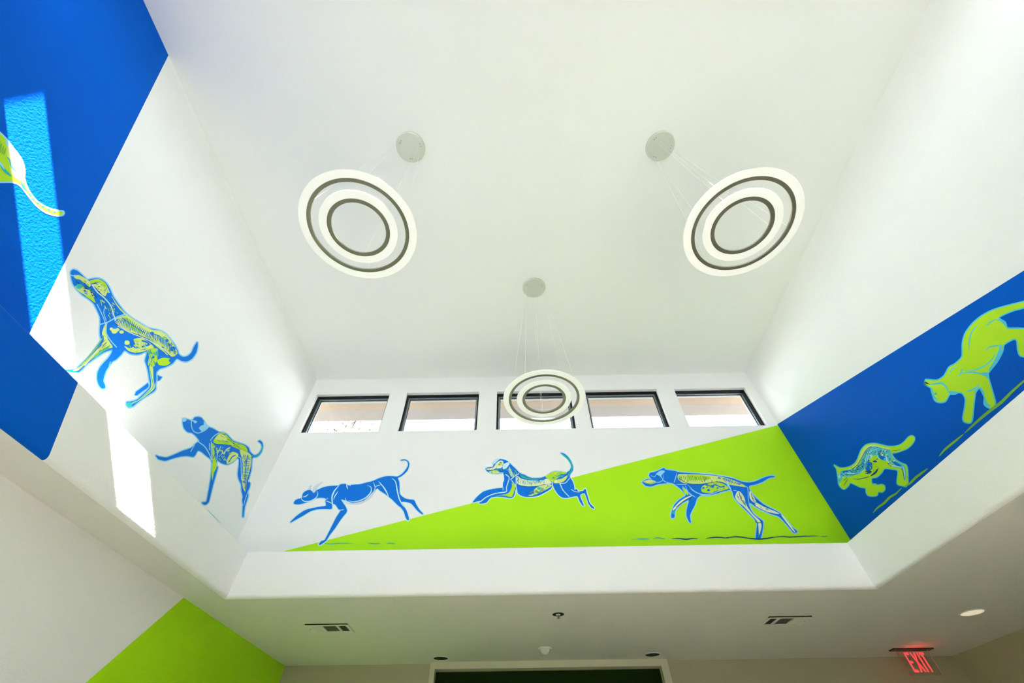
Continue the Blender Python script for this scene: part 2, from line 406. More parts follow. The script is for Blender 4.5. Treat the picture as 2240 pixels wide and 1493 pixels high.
# ------------------------------------------------------------------ lower ceiling fittings
def register(name, x0, x1, y0, y1, flip, label):
    c0 = U((x0 + x1) / 2, (y0 + y1) / 2, ZB); t = empty(name, c0); W, D = (x1 - x0) * S, (y1 - y0) * S
    f = -1 if flip else 1
    X = lambda u: f * (u - .5) * W
    secs = [(.14, .36), (.38, .71), (.755, .94)]
    zt = -.012; e = .016
    mb = MB()
    xs = sorted([X(0), X(1)]); 
    mb.box((xs[0], -D / 2, zt), (xs[1], -D / 2 + .03, -.0098)); mb.box((xs[0], D / 2 - .03, zt), (xs[1], D / 2, -.0005))
    for u0, u1 in ((0, .14), (.36, .38), (.71, .755), (.94, 1)): mb.box((X(u0), -D / 2 + .03, zt), (X(u1), D / 2 - .03, -.0005))
    mb.build('face_plate', M['vent'], t)
    mb = MB(); mb.box((xs[0] + .004, -D / 2 + .002, -.0095), (xs[1] - .004, -D / 2 + .028, -.0003)); mb.build('shadow_gap_strip', M['dark'], t)  # dark strip painted in for the shadow gap above the plate edge
    for k, (u0, u1) in enumerate(secs):
        mb = MB(); a, b = sorted((X(u0), X(u1)))
        mb.box((a, -D / 2 + .03, -.003), (b, D / 2 - .03, -.001), 0)  # dark sheet puts the shade behind the slats into colour
        n = 7
        if k == 0:
            for q in range(n):
                x = a + (b - a) * (q + .5) / n; h = (b - a) / n * .62
                mb.add([(x - f * h, -D / 2 + .03, -.0115), (x + f * h, -D / 2 + .03, -.004), (x + f * h, D / 2 - .03, -.004), (x - f * h, D / 2 - .03, -.0115)], [(0, 1, 2, 3)], 1)
        else:
            for q in range(n):
                y = -D / 2 + .03 + (D - .06) * (q + .5) / n; h = (D - .06) / n * (.12 if k == 1 else .035); zl_ = -.0042
                mb.add([(a, y - h, zl_), (b, y - h, zl_), (b, y + h, -.0035), (a, y + h, -.0035)], [(0, 1, 2, 3)], 1)
        mb.build('louver', [M['dark'], M['louv']], t)
    for sx_ in (-1, 1):
        mb = MB(); mb.lathe([(.0004, -.0145), (.004, -.0145), (.006, -.012)], (sx_ * (W / 2 - .02), 0, 0), 10); mb.build('screw', M['pmetal'], t)
    tag(t, label, 'ceiling vent', 'air registers in the lower ceiling'); return t
register('ceiling_vent', -1.618, -1.290, 3.622, 3.822, False, 'white ceiling vent at the lime tinted left end of the lower ceiling')
register('ceiling_vent', 1.905, 2.232, 3.607, 3.812, True, 'white ceiling vent on the right, near the exit sign end of the lower ceiling')

def downlight(x, y, r, lit, label, grp):
    t = empty('recessed_downlight', U(x, y, ZB)); r *= S
    mb = MB(); mb.lathe([(r * .93, -.0015), (r * .96, -.006), (r * 1.06, -.006), (r * 1.1, -.0005)], (0, 0, 0), 48)
    auto_smooth(mb.build('trim_ring', M['vent'], t))
    if lit:
        mb = MB(); mb.lathe([(.0005, -.0035), (r * .7, -.0035), (r * .95, -.003)], (0, 0, 0), 48); mb.build('lens', M['lamp'], t)
    else:
        mb = MB(); mb.lathe([(.0005, -.0022), (r * .5, -.0022), (r * .95, -.003)], (0, 0, 0), 48); mb.build('baffle', M['dark'], t)
    tag(t, label, 'downlight', grp)
downlight(-0.712, 4.657, .069, False, 'dark unlit recessed downlight above the left end of the green opening', 'unlit downlights')
downlight(1.240, 4.641, .069, False, 'dark unlit recessed downlight above the right end of the green opening', 'unlit downlights')
downlight(3.425, 3.585, .078, True, 'recessed downlight with a pale warm lens, right of the exit sign', None)

# smoke detector: domed white body under a base plate
p = on_z(1192, 1417, ZB); t = empty('smoke_detector', U(p.x, p.y, ZB))
mb = MB(); mb.lathe([(.0005, -.012), (.066, -.012), (.072, -.006), (.072, 0)], (0, 0, 0), 40); auto_smooth(mb.build('base_plate', M['vent'], t))
mb = MB(); mb.lathe([(.0005, -.058), (.018, -.056), (.034, -.047), (.046, -.030), (.052, -.012)], (0, 0, 0), 40); auto_smooth(mb.build('dome', M['vent'], t))
tag(t, 'small white domed smoke detector on the ceiling above the middle of the opening', 'smoke detector')
# sprinkler head
p = on_z(1221, 1343, ZB); t = empty('sprinkler_head', U(p.x, p.y, ZB))
mb = MB(); mb.lathe([(.022, -.002), (.052, -.002), (.054, -.0005)], (0, 0, 0), 32); mb.build('shade_gap_ring', M['sblack'], t)  # black ring painted in for the shaded gap round the cup
mb = MB(); mb.lathe([(.0005, -.006), (.020, -.006), (.020, -.001)], (0, 0, 0), 24); mb.build('cup', M['vent'], t)
mb = MB(); mb.tube((0, 0, -.004), (0, 0, -.03), .006, 10); mb.tube((-.012, 0, -.005), (-.004, 0, -.028), .002); mb.tube((.012, 0, -.005), (.004, 0, -.028), .002); mb.build('sprinkler_body', M['pmetal'], t)
mb = MB(); mb.lathe([(.0005, -.032), (.014, -.032), (.014, -.030), (.0005, -.030)], (0, 0, 0), 16); mb.build('deflector', M['pmetal'], t)
tag(t, 'tiny black and metal sprinkler head in the middle of the lower ceiling', 'sprinkler')

# EXIT sign: clear panel with red letters under a black ceiling bar
YS = 4.585
t = empty('exit_sign', U(3.58, YS, ZB))
def sp_(x, y): p = on_y(x, y, YS); return U(p.x, YS, p.z)
a = on_z(1946, 1421, ZB); b = on_z(2040, 1417, ZB)
mb = MB(); mb.box((-.225, -.045, -.012), (.225, .045, -.0005)); mb.build('mounting_bar', M['sblack'], t)
TLs = sp_(1961, 1421); BRs = sp_(2062, 1475.5); BLs = sp_(1988, 1476.5); TRs = sp_(2028, 1420)
px0 = (TLs.x + BLs.x) / 2 - t.location.x; px1 = (TRs.x + BRs.x) / 2 - t.location.x; pz = (BRs.z + BLs.z) / 2 - t.location.z
mb = MB(); mb.box((px0, -.003, pz), (px1, .003, -.012)); pan = mb.build('clear_panel', M['acryl'], t)
M['edge'] = mat('acrylic_edge', (0.5, 0.36, 0.30), 0.3)
for x in (px0, px1):
    mb = MB(); mb.box((x - .0015, -.0032, pz), (x + .0015, .0032, -.012)); mb.build('panel_edge', M['edge'], pan)
ld = bpy.data.lights.new('sign_glow_light', 'POINT'); ld.shadow_soft_size = 0.0; ld.color = (1, .05, .04); ld.energy = 0.4  # bare point light added ahead of the panel to strengthen the red glow
lo = bpy.data.objects.new('sign_glow_light', ld); COL.objects.link(lo); lo.parent = t; lo.location = (.0, -.09, -.11)
l0 = sp_(1975.5, 1427) - t.location; l1 = sp_(2021, 1427) - t.location; l2 = sp_(2001, 1469.5) - t.location; l3 = sp_(2043, 1469.5) - t.location
lx0 = (l0.x + l2.x) / 2; lx1 = (l1.x + l3.x) / 2; lt = l0.z; lb = l2.z; LW = lx1 - lx0; LH = lt - lb
def letter(polys):
    mb = MB()
    for q in polys:
        vs = [(lx0 + x * LW, -.0045, lb + z * LH) for x, z in q]; ws = [(v[0], -.0032, v[2]) for v in vs]; n = len(q)
        mb.add(vs + ws, [tuple(range(n))[::-1], tuple(range(n, 2 * n))] + [(i, (i + 1) % n, n + (i + 1) % n, n + i) for i in range(n)])
    mb.build('letter', M['redlit'], t)
s_ = .062
letter([[(0, 0), (s_, 0), (s_, 1), (0, 1)], [(s_, .88), (.225, .88), (.225, 1), (s_, 1)], [(s_, .45), (.2, .45), (.2, .56), (s_, .56)], [(s_, 0), (.225, 0), (.225, .12), (s_, .12)]])
letter([[(.30, 0), (.37, 0), (.58, 1), (.51, 1)], [(.51, 0), (.58, 0), (.37, 1), (.30, 1)]])
letter([[(.645, 0), (.71, 0), (.71, 1), (.645, 1)]])
letter([[(.85, 0), (.915, 0), (.915, .88), (.85, .88)], [(.76, .88), (1, .88), (1, 1), (.76, 1)]])
tag(t, 'clear hanging panel with red glowing EXIT letters under a black ceiling bar', 'exit sign')

# ------------------------------------------------------------------ painted animals
PC = dict(
    blue=mat('mural_blue', (0.0, 0.155, 0.66), 0.6, bump=0.3, spec=0.15), navy=mat('mural_navy', (0.004, 0.055, 0.20), 0.6, bump=0.3, spec=0.15),
    light=mat('mural_sky_blue', (0.27, 0.62, 0.90), 0.6, bump=0.3, spec=0.15), pale=mat('mural_ice_blue', (0.55, 0.80, 0.92), 0.6, bump=0.3, spec=0.15),
    teal=mat('mural_teal', (0.03, 0.42, 0.42), 0.6, bump=0.3, spec=0.15), aqua=mat('mural_aqua', (0.08, 0.52, 0.72), 0.6, bump=0.3, spec=0.15),
    lime=mat('mural_lime', (0.40, 0.68, 0.02), 0.6, bump=0.3, spec=0.15), mint=mat('mural_pale_lime', (0.60, 0.74, 0.22), 0.6, bump=0.3, spec=0.15),
    grey=mat('mural_soft_grey', (0.58, 0.68, 0.76), 0.5, bump=0.3), moss=mat('mural_moss', (0.18, 0.42, 0.05), 0.6, bump=0.3, spec=0.15),
    cream=mat('mural_cream', (0.74, 0.80, 0.52), 0.6, bump=0.3, spec=0.15))

def smooth_line(pts, closed, n=4):
    m_ = len(pts); out = []
    rng = range(m_) if closed else range(m_ - 1)
    for i in rng:
        if closed: p0, p1_, p2, p3 = pts[i - 1], pts[i], pts[(i + 1) % m_], pts[(i + 2) % m_]
        else: p0, p1_, p2, p3 = pts[max(i - 1, 0)], pts[i], pts[i + 1], pts[min(i + 2, m_ - 1)]
        for k in range(n):
            t_ = k / n
            q = []
            for d in (0, 1):
                a_, b_, c_, e_ = p0[d], p1_[d], p2[d], p3[d]
                m1 = (c_ - a_) * .5 * .8; m2 = (e_ - b_) * .5 * .8
                q.append((2 * t_**3 - 3 * t_**2 + 1) * b_ + (t_**3 - 2 * t_**2 + t_) * m1 + (-2 * t_**3 + 3 * t_**2) * c_ + (t_**3 - t_**2) * m2)
            out.append(tuple(q))
    if not closed: out.append(tuple(pts[-1]))
    return out

class Fig:
    """flat painted figure on a wall plane; shapes are given in a local drawing frame"""
    def __init__(s, name, label, wall, org, sc, cat='mural'):
        s.org, s.sc, s.wall = org, sc, wall; s.cnt = 0; s.layers = {}; s.name = name; s.label = label; s.cat = cat; s.halo = []
    def to3(s, p, k):
        x, y = s.org[0] + p[0] / s.sc, s.org[1] + p[1] / s.sc; off = .0006 + 2.5e-5 * s.cnt
        if s.wall == 'L': q = on_x(x, y, XL); w_ = U(*q); w_.x = XL * S + off
        elif s.wall == 'R': q = on_x(x, y, XR); w_ = U(*q); w_.x = XR * S - off
        else: q = on_y(x, y, YB); w_ = U(*q); w_.y = YB * S - off
        return w_
    def lay(s, part, k): return s.layers.setdefault((part, k), MBL())
    def fill(s, part, k, colr, pts, sm=True):
        P_ = smooth_line(pts, True, 3) if sm else list(pts)
        s.cnt += 1
        tri = tessellate_polygon([[Vector((a, b, 0)) for a, b in P_]])
        s.lay(part, k).add([s.to3(p, k) for p in P_], [tuple(t_) for t_ in tri], colr)
        return P_
    def line(s, part, k, colr, wd, pts, closed=False, taper=False, sm=True):
        s.cnt += 1
        P_ = smooth_line(pts, closed, 4) if sm else list(pts); n = len(P_); vs = []
        for i, p in enumerate(P_):
            a_ = P_[(i - 1) % n] if (closed or i > 0) else p; b_ = P_[(i + 1) % n] if (closed or i < n - 1) else p
            dx, dy = b_[0] - a_[0], b_[1] - a_[1]; L_ = math.hypot(dx, dy) or 1; h = wd / 2
            if taper: t_ = i / (n - 1); h *= max(.12, math.sin(math.pi * min(1, max(0, t_))) ** .6)
            nx, ny = -dy / L_ * h, dx / L_ * h
            vs += [s.to3((p[0] + nx, p[1] + ny), k), s.to3((p[0] - nx, p[1] - ny), k)]
        m_ = n if closed else n - 1
        fs = [(2 * i, 2 * i + 1, (2 * i + 3) % (2 * n), (2 * i + 2) % (2 * n)) for i in range(m_)]
        s.lay(part, k).add(vs, fs, colr)
    def body(s, base, pts, halo='light', hw=22, k0=0, part='body', sm=True):
        s.fill('outline', k0, halo, pts, sm); s.line('outline', k0, halo, hw, pts, True, sm=sm)
        s.fill(part, k0 + 1, base, pts, sm)
    def hatch(s, part, k, colr, wd, A, B, n, jit=0.0):
        A = smooth_line(A, False, 8); B = smooth_line(B, False, 8)
        at_ = lambda L_, t_: L_[min(len(L_) - 1, int(t_ * (len(L_) - 1)))]
        for i in range(n):
            t_ = (i + .5) / n; a_, b_ = at_(A, t_), at_(B, t_)
            j = (random.random() - .5) * jit
            s.line(part, k, colr, wd, [a_, ((a_[0] + b_[0]) / 2 + j, (a_[1] + b_[1]) / 2), b_], taper=True)
    def spots(s, part, k, colr, pts, r):
        for x, y in pts:
            rr = r * (.6 + .8 * random.random())
            s.fill(part, k, colr, [(x + rr * math.cos(a_ * 1.047) * (1 + .4 * random.random()), y + rr * math.sin(a_ * 1.047)) for a_ in range(6)])
    def grain(s, part, k, cols, poly, n, ln=26, wd=6, ang=0.0, spread=1.2):
        # short brush marks scattered inside a painted patch
        xs = [p[0] for p in poly]; ys = [p[1] for p in poly]; done = tries = 0
        while done < n and tries < n * 20:
            tries += 1
            x, y = random.uniform(min(xs), max(xs)), random.uniform(min(ys), max(ys)); ins = False
            for i in range(len(poly)):
                (x0, y0), (x1, y1) = poly[i - 1], poly[i]
                if (y0 > y) != (y1 > y) and x < (x1 - x0) * (y - y0) / (y1 - y0) + x0: ins = not ins
            if not ins: continue
            a = ang + random.uniform(-spread, spread); l = ln * random.uniform(.5, 1.2) / 2; b = a + random.uniform(-.6, .6)
            s.line(part, k, random.choice(cols), wd * random.uniform(.6, 1.3), [(x - l * math.cos(a), y - l * math.sin(a)), (x, y), (x + l * math.cos(b), y + l * math.sin(b))], taper=True); done += 1
    def build(s):
        allv = [v for l in s.layers.values() for v in l.v]
        c0 = sum(allv, Vector()) / len(allv)
        if s.wall == 'L': c0.x = XL * S
        elif s.wall == 'R': c0.x = XR * S
        else: c0.y = YB * S
        c0.z = min(v.z for v in allv)
        t = empty(s.name, c0)
        for (part, k), l in s.layers.items():
            for v in l.v: v -= c0
            link(part, l.v, l.f, [PC[q] for q in l.names], t, l.m)
        tag(t, s.label, s.cat, 'painted animals running round the light well'); return t
class MBL:
    def __init__(s): s.v = []; s.f = []; s.m = []; s.names = []
    def add(s, vs, fs, colr):
        if colr not in s.names: s.names.append(colr)
        b = len(s.v); s.v += vs; s.f += [tuple(b + i for i in f) for f in fs]; s.m += [s.names.index(colr)] * len(fs)

random.seed(4)
# --- left wall, upper dog
F = Fig('dog_mural', 'painted blue and lime anatomical dog stretching its muzzle up, larger dog on the left wall', 'L', (120, 560), 4.391)
F.body('blue', [(895, 1215), (835, 1262), (780, 1300), (765, 1335), (790, 1335), (850, 1290), (905, 1255)], hw=20, sm=False)
F.body('blue', [(980, 1135), (1000, 1150), (1030, 1160), (1005, 1190), (975, 1205)], hw=20, sm=False)
F.body('blue', [(150,150),(175,128),(215,140),(260,180),(310,225),(350,218),(400,213),(450,225),(495,262),(530,320),(560,385),(610,460),(680,545),(740,595),(830,650),(900,690),(985,708),(1050,735),(1100,785),(1150,850),(1180,910),(1190,940),(1225,965),(1270,960),(1310,925),(1335,870),(1365,825),(1372,850),(1360,920),(1320,980),(1270,1010),(1215,1005),(1170,985),(1130,1030),(1060,1065),(1010,1080),(975,1115),(975,1180),(965,1230),(970,1270),(950,1300),(900,1330),(840,1370),(780,1415),(750,1440),(710,1450),(688,1430),(690,1400),(730,1395),(790,1375),(850,1320),(900,1270),(915,1230),(905,1180),(895,1110),(880,1050),(865,1000),(885,930),(880,910),(830,935),(780,945),(720,935),(670,905),(640,940),(590,990),(555,1010),(530,1040),(490,1100),(470,1160),(465,1200),(480,1240),(480,1265),(450,1270),(420,1235),(405,1180),(408,1120),(430,1070),(470,1020),(510,980),(545,925),(550,895),(525,905),(480,920),(430,950),(370,990),(310,1035),(270,1075),(240,1105),(215,1115),(165,1115),(100,1100),(100,1090),(180,1085),(230,1060),(290,1005),(340,950),(395,880),(440,810),(432,760),(430,700),(435,640),(430,580),(400,510),(370,455),(320,410),(260,370),(200,310),(170,260),(155,200)], hw=24)
g = 'green_anatomy'
F.fill(g, 2, 'mint', [(180,195),(225,180),(260,195),(330,240),(345,275),(330,295),(290,262),(240,225),(205,218)])
F.fill(g, 2, 'mint', [(190,290),(240,275),(300,310),(345,340),(380,390),(340,395),(270,365),(215,325)])
F.fill(g, 2, 'lime', [(290,380),(360,385),(390,450),(340,415)])
F.fill(g, 2, 'lime', [(335,235),(400,220),(450,232),(495,275),(520,340),(500,350),(470,280),(410,250),(350,262)])
F.fill(g, 2, 'mint', [(360,275),(400,258),(450,262),(495,310),(500,350),(480,385),(430,350),(395,305)])
F.fill(g, 2, 'mint', [(545,380),(600,465),(680,550),(760,610),(850,665),(930,705),(1000,715),(1060,745),(1110,800),(1150,860),(1178,935),(1150,940),(1100,880),(1050,810),(1000,760),(930,740),(860,710),(770,655),(700,595),(620,510),(560,425)])
F.fill(g, 2, 'mint', [(600,590),(690,575),(800,675),(930,745),(1000,770),(1050,815),(1110,890),(1160,950),(1110,962),(1000,885),(900,810),(790,765),(680,715),(600,660),(570,620)])
F.fill(g, 2, 'lime', [(640,600),(690,590),(790,680),(830,710),(830,745),(760,720),(700,680)])
F.fill(g, 2, 'lime', [(1040,770),(1090,830),(1090,870),(1050,850),(1030,800)])
F.fill(g, 2, 'mint', [(665,860),(720,885),(770,850),(755,800),(800,785),(850,790),(930,850),(950,880),(890,900),(830,920),(760,925),(700,905)])
F.fill(g, 2, 'mint', [(480,655),(500,645),(490,720),(510,800),(555,875),(480,890),(400,950),(310,1020),(260,1065),(220,1098),(170,1100),(240,1060),(300,1005),(370,930),(445,850),(470,790),(450,740)])
F.fill(g, 2, 'lime', [(880,900),(900,890),(980,885),(990,960),(960,1050),(935,1060),(890,1040),(905,960)])
F.fill(g, 2, 'mint', [(900,1050),(940,1060),(945,1180),(958,1265),(880,1335),(790,1395),(720,1432),(700,1425),(790,1382),(860,1325),(920,1260),(920,1180)])
F.fill(g, 2, 'lime', [(980,1000),(1040,975),(1110,985),(1110,1020),(1070,1050),(1000,1045)])
F.spots(g, 2, 'mint', [(540,700),(570,720),(600,705),(690,830),(1085,930),(640,728)], 20)
d = 'blue_linework'
F.hatch(d, 3, 'blue', 7, [(600,600),(700,590),(830,680),(940,745)], [(560,640),(680,690),(800,745),(920,790)], 26, 6)
F.hatch(d, 3, 'blue', 7, [(930,735),(1000,760),(1060,800),(1120,880)], [(940,790),(1000,825),(1060,870),(1110,930)], 13, 6)
F.line(d, 3, 'blue', 9, [(350,300),(410,370),(470,440),(520,520),(550,600)]); F.line(d, 3, 'blue', 12, [(545,400),(590,490),(650,550)])
F.line(d, 3, 'navy', 6, [(570,640),(680,715),(790,755),(900,800),(1010,870),(1110,965)]); F.line(d, 3, 'navy', 5, [(640,590),(740,660),(860,735)])
F.line(d, 3, 'moss', 9, [(470,760),(400,870),(320,970),(250,1050)]); F.line(d, 3, 'moss', 8, [(530,860),(440,910),(350,990)])
F.line(d, 3, 'teal', 14, [(520,880),(450,915),(380,975)]); F.line(d, 3, 'teal', 7, [(900,1060),(930,1180),(940,1260),(850,1340),(740,1420)])
F.line(d, 3, 'navy', 7, [(200,240),(270,290),(350,340),(400,400)]); F.line(d, 3, 'navy', 12, [(415,335),(440,365)])
F.line(d, 3, 'blue', 16, [(755,830),(760,870),(790,880)]); F.line(d, 3, 'blue', 16, [(830,810),(880,825),(900,850),(830,870)])
F.spots(d, 3, 'blue', [(930,740),(1075,810),(1100,850),(1130,890),(940,970),(1010,960),(1110,1000)], 18)
F.spots(d, 3, 'teal', [(970,930),(230,290),(715,1425)], 24)
l_ = 'pale_linework'
F.line(l_, 4, 'light', 12, [(430,655),(510,630),(600,580),(690,555)]); F.line(l_, 4, 'light', 9, [(400,460),(450,560),(480,640)]); F.line(l_, 4, 'light', 8, [(480,490),(465,540),(490,620)])
F.line(l_, 4, 'light', 10, [(495,640),(490,740),(540,820),(590,875)]); F.line(l_, 4, 'light', 9, [(530,1010),(510,1080)])
F.line(l_, 4, 'pale', 11, [(350,270),(400,340),(470,400),(530,470),(560,560),(580,620)]); F.line(l_, 4, 'pale', 8, [(600,670),(720,735),(860,790),(980,850),(1110,950)])
F.line(l_, 4, 'light', 9, [(145,180),(170,188),(195,180)]); F.line(l_, 4, 'pale', 10, [(500,310),(520,350)]); F.line(l_, 4, 'light', 8, [(985,890),(930,960),(900,1030)])
F.line(l_, 4, 'light', 7, [(975,1110),(975,1230)]); F.line(l_, 4, 'cream', 10, [(430,870),(350,970),(280,1050)])
F.line(l_, 4, 'pale', 8, [(770,830),(830,840),(890,880)])
F.grain(d, 3, ['blue', 'moss', 'teal'], [(610,600),(800,690),(1000,780),(1120,930),(900,800),(700,710)], 34, 34, 6, 1.1, .5)
F.grain(d, 3, ['blue', 'moss', 'lime'], [(680,870),(760,800),(930,850),(880,900),(760,925)], 18, 40, 8)
F.grain(d, 3, ['moss', 'navy', 'cream'], [(350,250),(450,240),(510,330),(480,380),(380,300)], 16, 34, 6)
F.grain(d, 3, ['blue', 'moss', 'navy'], [(200,210),(330,250),(380,400),(250,350)], 18, 44, 7, .7, .5)
F.grain(d, 3, ['mint', 'teal', 'lime'], [(430,430),(540,400),(600,560),(520,620),(470,560)], 24, 40, 6, 1.0, .5)
F.grain(d, 3, ['blue', 'moss'], [(1050,760),(1110,820),(1170,930),(1100,940),(1050,860)], 14, 40, 8, 1.0, .5)
F.grain(d, 3, ['blue', 'moss', 'teal'], [(890,920),(980,890),(990,980),(930,1080),(900,1060)], 14, 50, 8, 1.4, .5)
F.grain(d, 3, ['moss', 'navy'], [(440,800),(540,860),(300,1030),(260,1060),(360,930)], 14, 60, 5, 2.3, .25)
F.build()

# --- left wall, lower dog
F = Fig('dog_mural', 'painted blue dog with raised foreleg and lime hindquarters, smaller dog on the left wall', 'L', (320, 890), 5.332)
F.body('blue', [(422,170),(432,130),(500,148),(540,148),(560,122),(600,113),(640,123),(672,160),(695,200),(730,232),(780,250),(850,290),(900,295),(950,325),(1010,390),(1080,415),(1150,440),(1190,470),(1215,525),(1260,560),(1310,540),(1345,480),(1340,430),(1305,398),(1325,390),(1350,410),(1360,460),(1340,530),(1290,580),(1240,590),(1230,640),(1225,720),(1205,800),(1185,870),(1210,880),(1205,930),(1185,980),(1190,1030),(1175,1080),(1150,1160),(1140,1230),(1135,1280),(1120,1275),(1122,1200),(1125,1140),(1118,1080),(1125,1040),(1110,980),(1105,900),(1080,850),(1065,780),(1075,700),(1080,620),(1060,595),(1010,640),(940,670),(870,650),(825,620),(820,680),(835,700),(820,760),(800,830),(780,900),(760,980),(740,1060),(725,1110),(690,1140),(660,1130),(650,1110),(700,1100),(720,1000),(735,920),(750,830),(760,740),(765,660),(750,610),(700,570),(640,520),(600,510),(570,560),(545,580),(480,570),(400,575),(300,600),(220,625),(140,605),(110,560),(150,575),(240,585),(330,550),(420,510),(520,475),(570,430),(600,405),(620,395),(580,340),(530,300),(480,290),(440,250),(425,200)], hw=24)
g = 'green_anatomy'
F.fill(g, 2, 'lime', [(785,385),(850,305),(910,300),(950,340),(1010,400),(1090,425),(1160,460),(1180,520),(1100,500),(1030,470),(960,440),(880,430),(795,420)])
F.fill(g, 2, 'mint', [(800,370),(855,315),(905,310),(940,345),(930,400),(860,385)])
F.fill(g, 2, 'mint', [(1090,500),(1170,520),(1225,570),(1215,700),(1190,800),(1165,900),(1160,990),(1130,950),(1112,850),(1125,750),(1120,620)])
F.fill(g, 2, 'lime', [(762,420),(800,460),(800,560),(822,690),(790,760),(768,850),(762,740),(772,600)])
F.fill(g, 2, 'mint', [(935,660),(950,590),(1000,520),(1075,550),(1040,610),(985,650)])
F.line(g, 2, 'mint', 14, [(880,500),(900,540),(940,490),(980,470)]); F.line(g, 2, 'lime', 12, [(820,470),(830,520),(860,500)])
d = 'blue_linework'
F.line(d, 3, 'moss', 5, [(830,385),(950,430),(1080,480),(1170,520)]); F.line(d, 3, 'moss', 5, [(900,310),(960,380),(1040,440)])
F.hatch(d, 3, 'blue', 8, [(1130,600),(1130,760),(1120,880)], [(1215,610),(1205,760),(1170,900)], 12, 40)
F.line(d, 3, 'blue', 12, [(960,640),(1000,580),(1040,560)]); F.line(d, 3, 'blue', 9, [(1180,560),(1160,700),(1150,850),(1160,1000)])
F.line(d, 3, 'teal', 10, [(1220,560),(1270,575),(1330,530),(1352,460)]); F.line(d, 3, 'blue', 10, [(790,470),(800,540),(780,600)])
l_ = 'pale_linework'
F.fill(l_, 4, 'light', [(668,165),(700,205),(728,235),(660,288),(612,245),(640,215),(668,205)])
F.fill(l_, 4, 'light', [(422,170),(432,128),(470,145),(455,165)]); F.line(l_, 4, 'light', 11, [(525,150),(525,220),(550,280),(600,303),(655,285)])
F.fill(l_, 4, 'light', [(500,150),(570,155),(592,172),(565,190),(545,168)])
F.line(l_, 4, 'light', 10, [(745,390),(790,335),(850,298)]); F.line(l_, 4, 'light', 10, [(735,420),(735,500)]); F.line(l_, 4, 'light', 10, [(757,400),(755,500),(765,620)])
F.line(l_, 4, 'light', 12, [(600,400),(680,460),(735,550),(760,620)]); F.line(l_, 4, 'light', 9, [(820,620),(830,540),(870,455)])
F.line(l_, 4, 'light', 10, [(1065,580),(1100,600),(1105,720),(1110,850)]); F.line(l_, 4, 'light', 9, [(560,440),(515,520)])
F.line(l_, 4, 'light', 8, [(1185,980),(1150,1080),(1135,1150)])
F.line('ground_line', 2, 'teal', 5, [(712,1198),(790,1275),(868,1352)], taper=True)
F.grain(d, 3, ['moss', 'mint', 'navy'], [(800,390),(900,310),(1000,400),(1160,470),(1170,510),(950,440)], 24, 60, 5, .35, .35)
F.grain(d, 3, ['lime', 'mint', 'light'], [(790,460),(900,460),(1000,520),(940,640),(860,620)], 26, 44, 8)
F.grain(d, 3, ['blue', 'moss', 'teal'], [(1110,520),(1220,600),(1190,800),(1150,950),(1120,850)], 26, 50, 8, 1.4, .5)
F.build()

# --- back wall, left dog
F = Fig('dog_mural', 'painted plain blue dog bounding leftward, leftmost dog on the back wall below the windows', 'B', (620, 990), 6.7875)
F.body('blue', [(150,745),(180,700),(230,680),(270,665),(290,600),(340,560),(400,550),(430,570),(500,550),(590,510),(700,490),(810,485),(850,465),(920,460),(960,480),(1040,470),(1130,465),(1230,440),(1330,415),(1420,375),(1530,345),(1620,345),(1690,350),(1760,310),(1820,240),(1850,180),(1838,130),(1800,110),(1740,112),(1800,98),(1850,120),(1870,170),(1850,250),(1800,310),(1740,355),(1700,375),(1720,430),(1725,520),(1730,610),(1800,670),(1870,690),(1940,700),(1970,760),(2020,840),(2078,908),(2050,908),(1990,860),(1930,790),(1890,750),(1820,730),(1755,730),(1790,790),(1830,860),(1860,950),(1865,995),(1840,1000),(1810,950),(1790,880),(1750,820),(1690,770),(1620,700),(1560,650),(1500,605),(1430,560),(1390,530),(1330,590),(1290,650),(1200,710),(1110,745),(1030,745),(960,720),(900,700),(860,700),(920,790),(945,850),(935,890),(900,930),(840,1010),(760,1130),(690,1220),(640,1300),(590,1340),(540,1370),(525,1355),(560,1310),(610,1290),(660,1200),(720,1080),(780,960),(850,850),(820,840),(770,770),(728,760),(718,832),(620,835),(500,840),(400,870),(300,930),(200,985),(110,1035),(110,1015),(200,930),(320,850),(450,815),(560,795),(630,780),(620,710),(640,690),(600,670),(510,670),(440,700),(340,740),(230,765),(170,760)], halo='pale', hw=26)
l_ = 'pale_linework'
for wd, pts in ((15,[(490,560),(512,610),(480,670),(400,715),(320,722),(272,690),(270,650)]),(20,[(830,480),(760,560),(722,650),(728,760),(732,835)]),(12,[(815,570),(765,640),(745,700)]),(16,[(935,470),(955,540)]),(10,[(980,470),(1000,495)]),
                (17,[(1245,482),(1300,510),(1300,580),(1230,660),(1130,710),(1030,727),(960,705)]),(11,[(1335,430),(1362,520),(1320,610)]),(12,[(1350,515),(1400,485),(1445,475)]),(17,[(1410,420),(1480,500),(1530,580),(1570,670)]),
                (18,[(1605,372),(1665,430),(1690,560),(1720,680),(1760,760),(1800,810)]),(11,[(850,690),(935,745),(918,660)]),(13,[(280,655),(330,645),(372,610)]),(12,[(620,710),(680,730),(735,760)]),(10,[(640,690),(660,670)]),(10,[(830,855),(900,840)]),(12,[(160,720),(170,700)])):
    F.line(l_, 2, 'pale', wd, pts, taper=True)
F.fill('ear', 2, 'grey', [(430,580),(450,505),(520,460),(592,430),(530,490),(485,555),(460,590)]); F.fill('ear', 2, 'grey', [(368,545),(385,500),(425,470),(412,510),(410,545)])
F.fill('underside', 0, 'grey', [(920,740),(1030,770),(1150,760),(1280,690),(1390,545),(1330,580),(1200,705),(1030,745)])
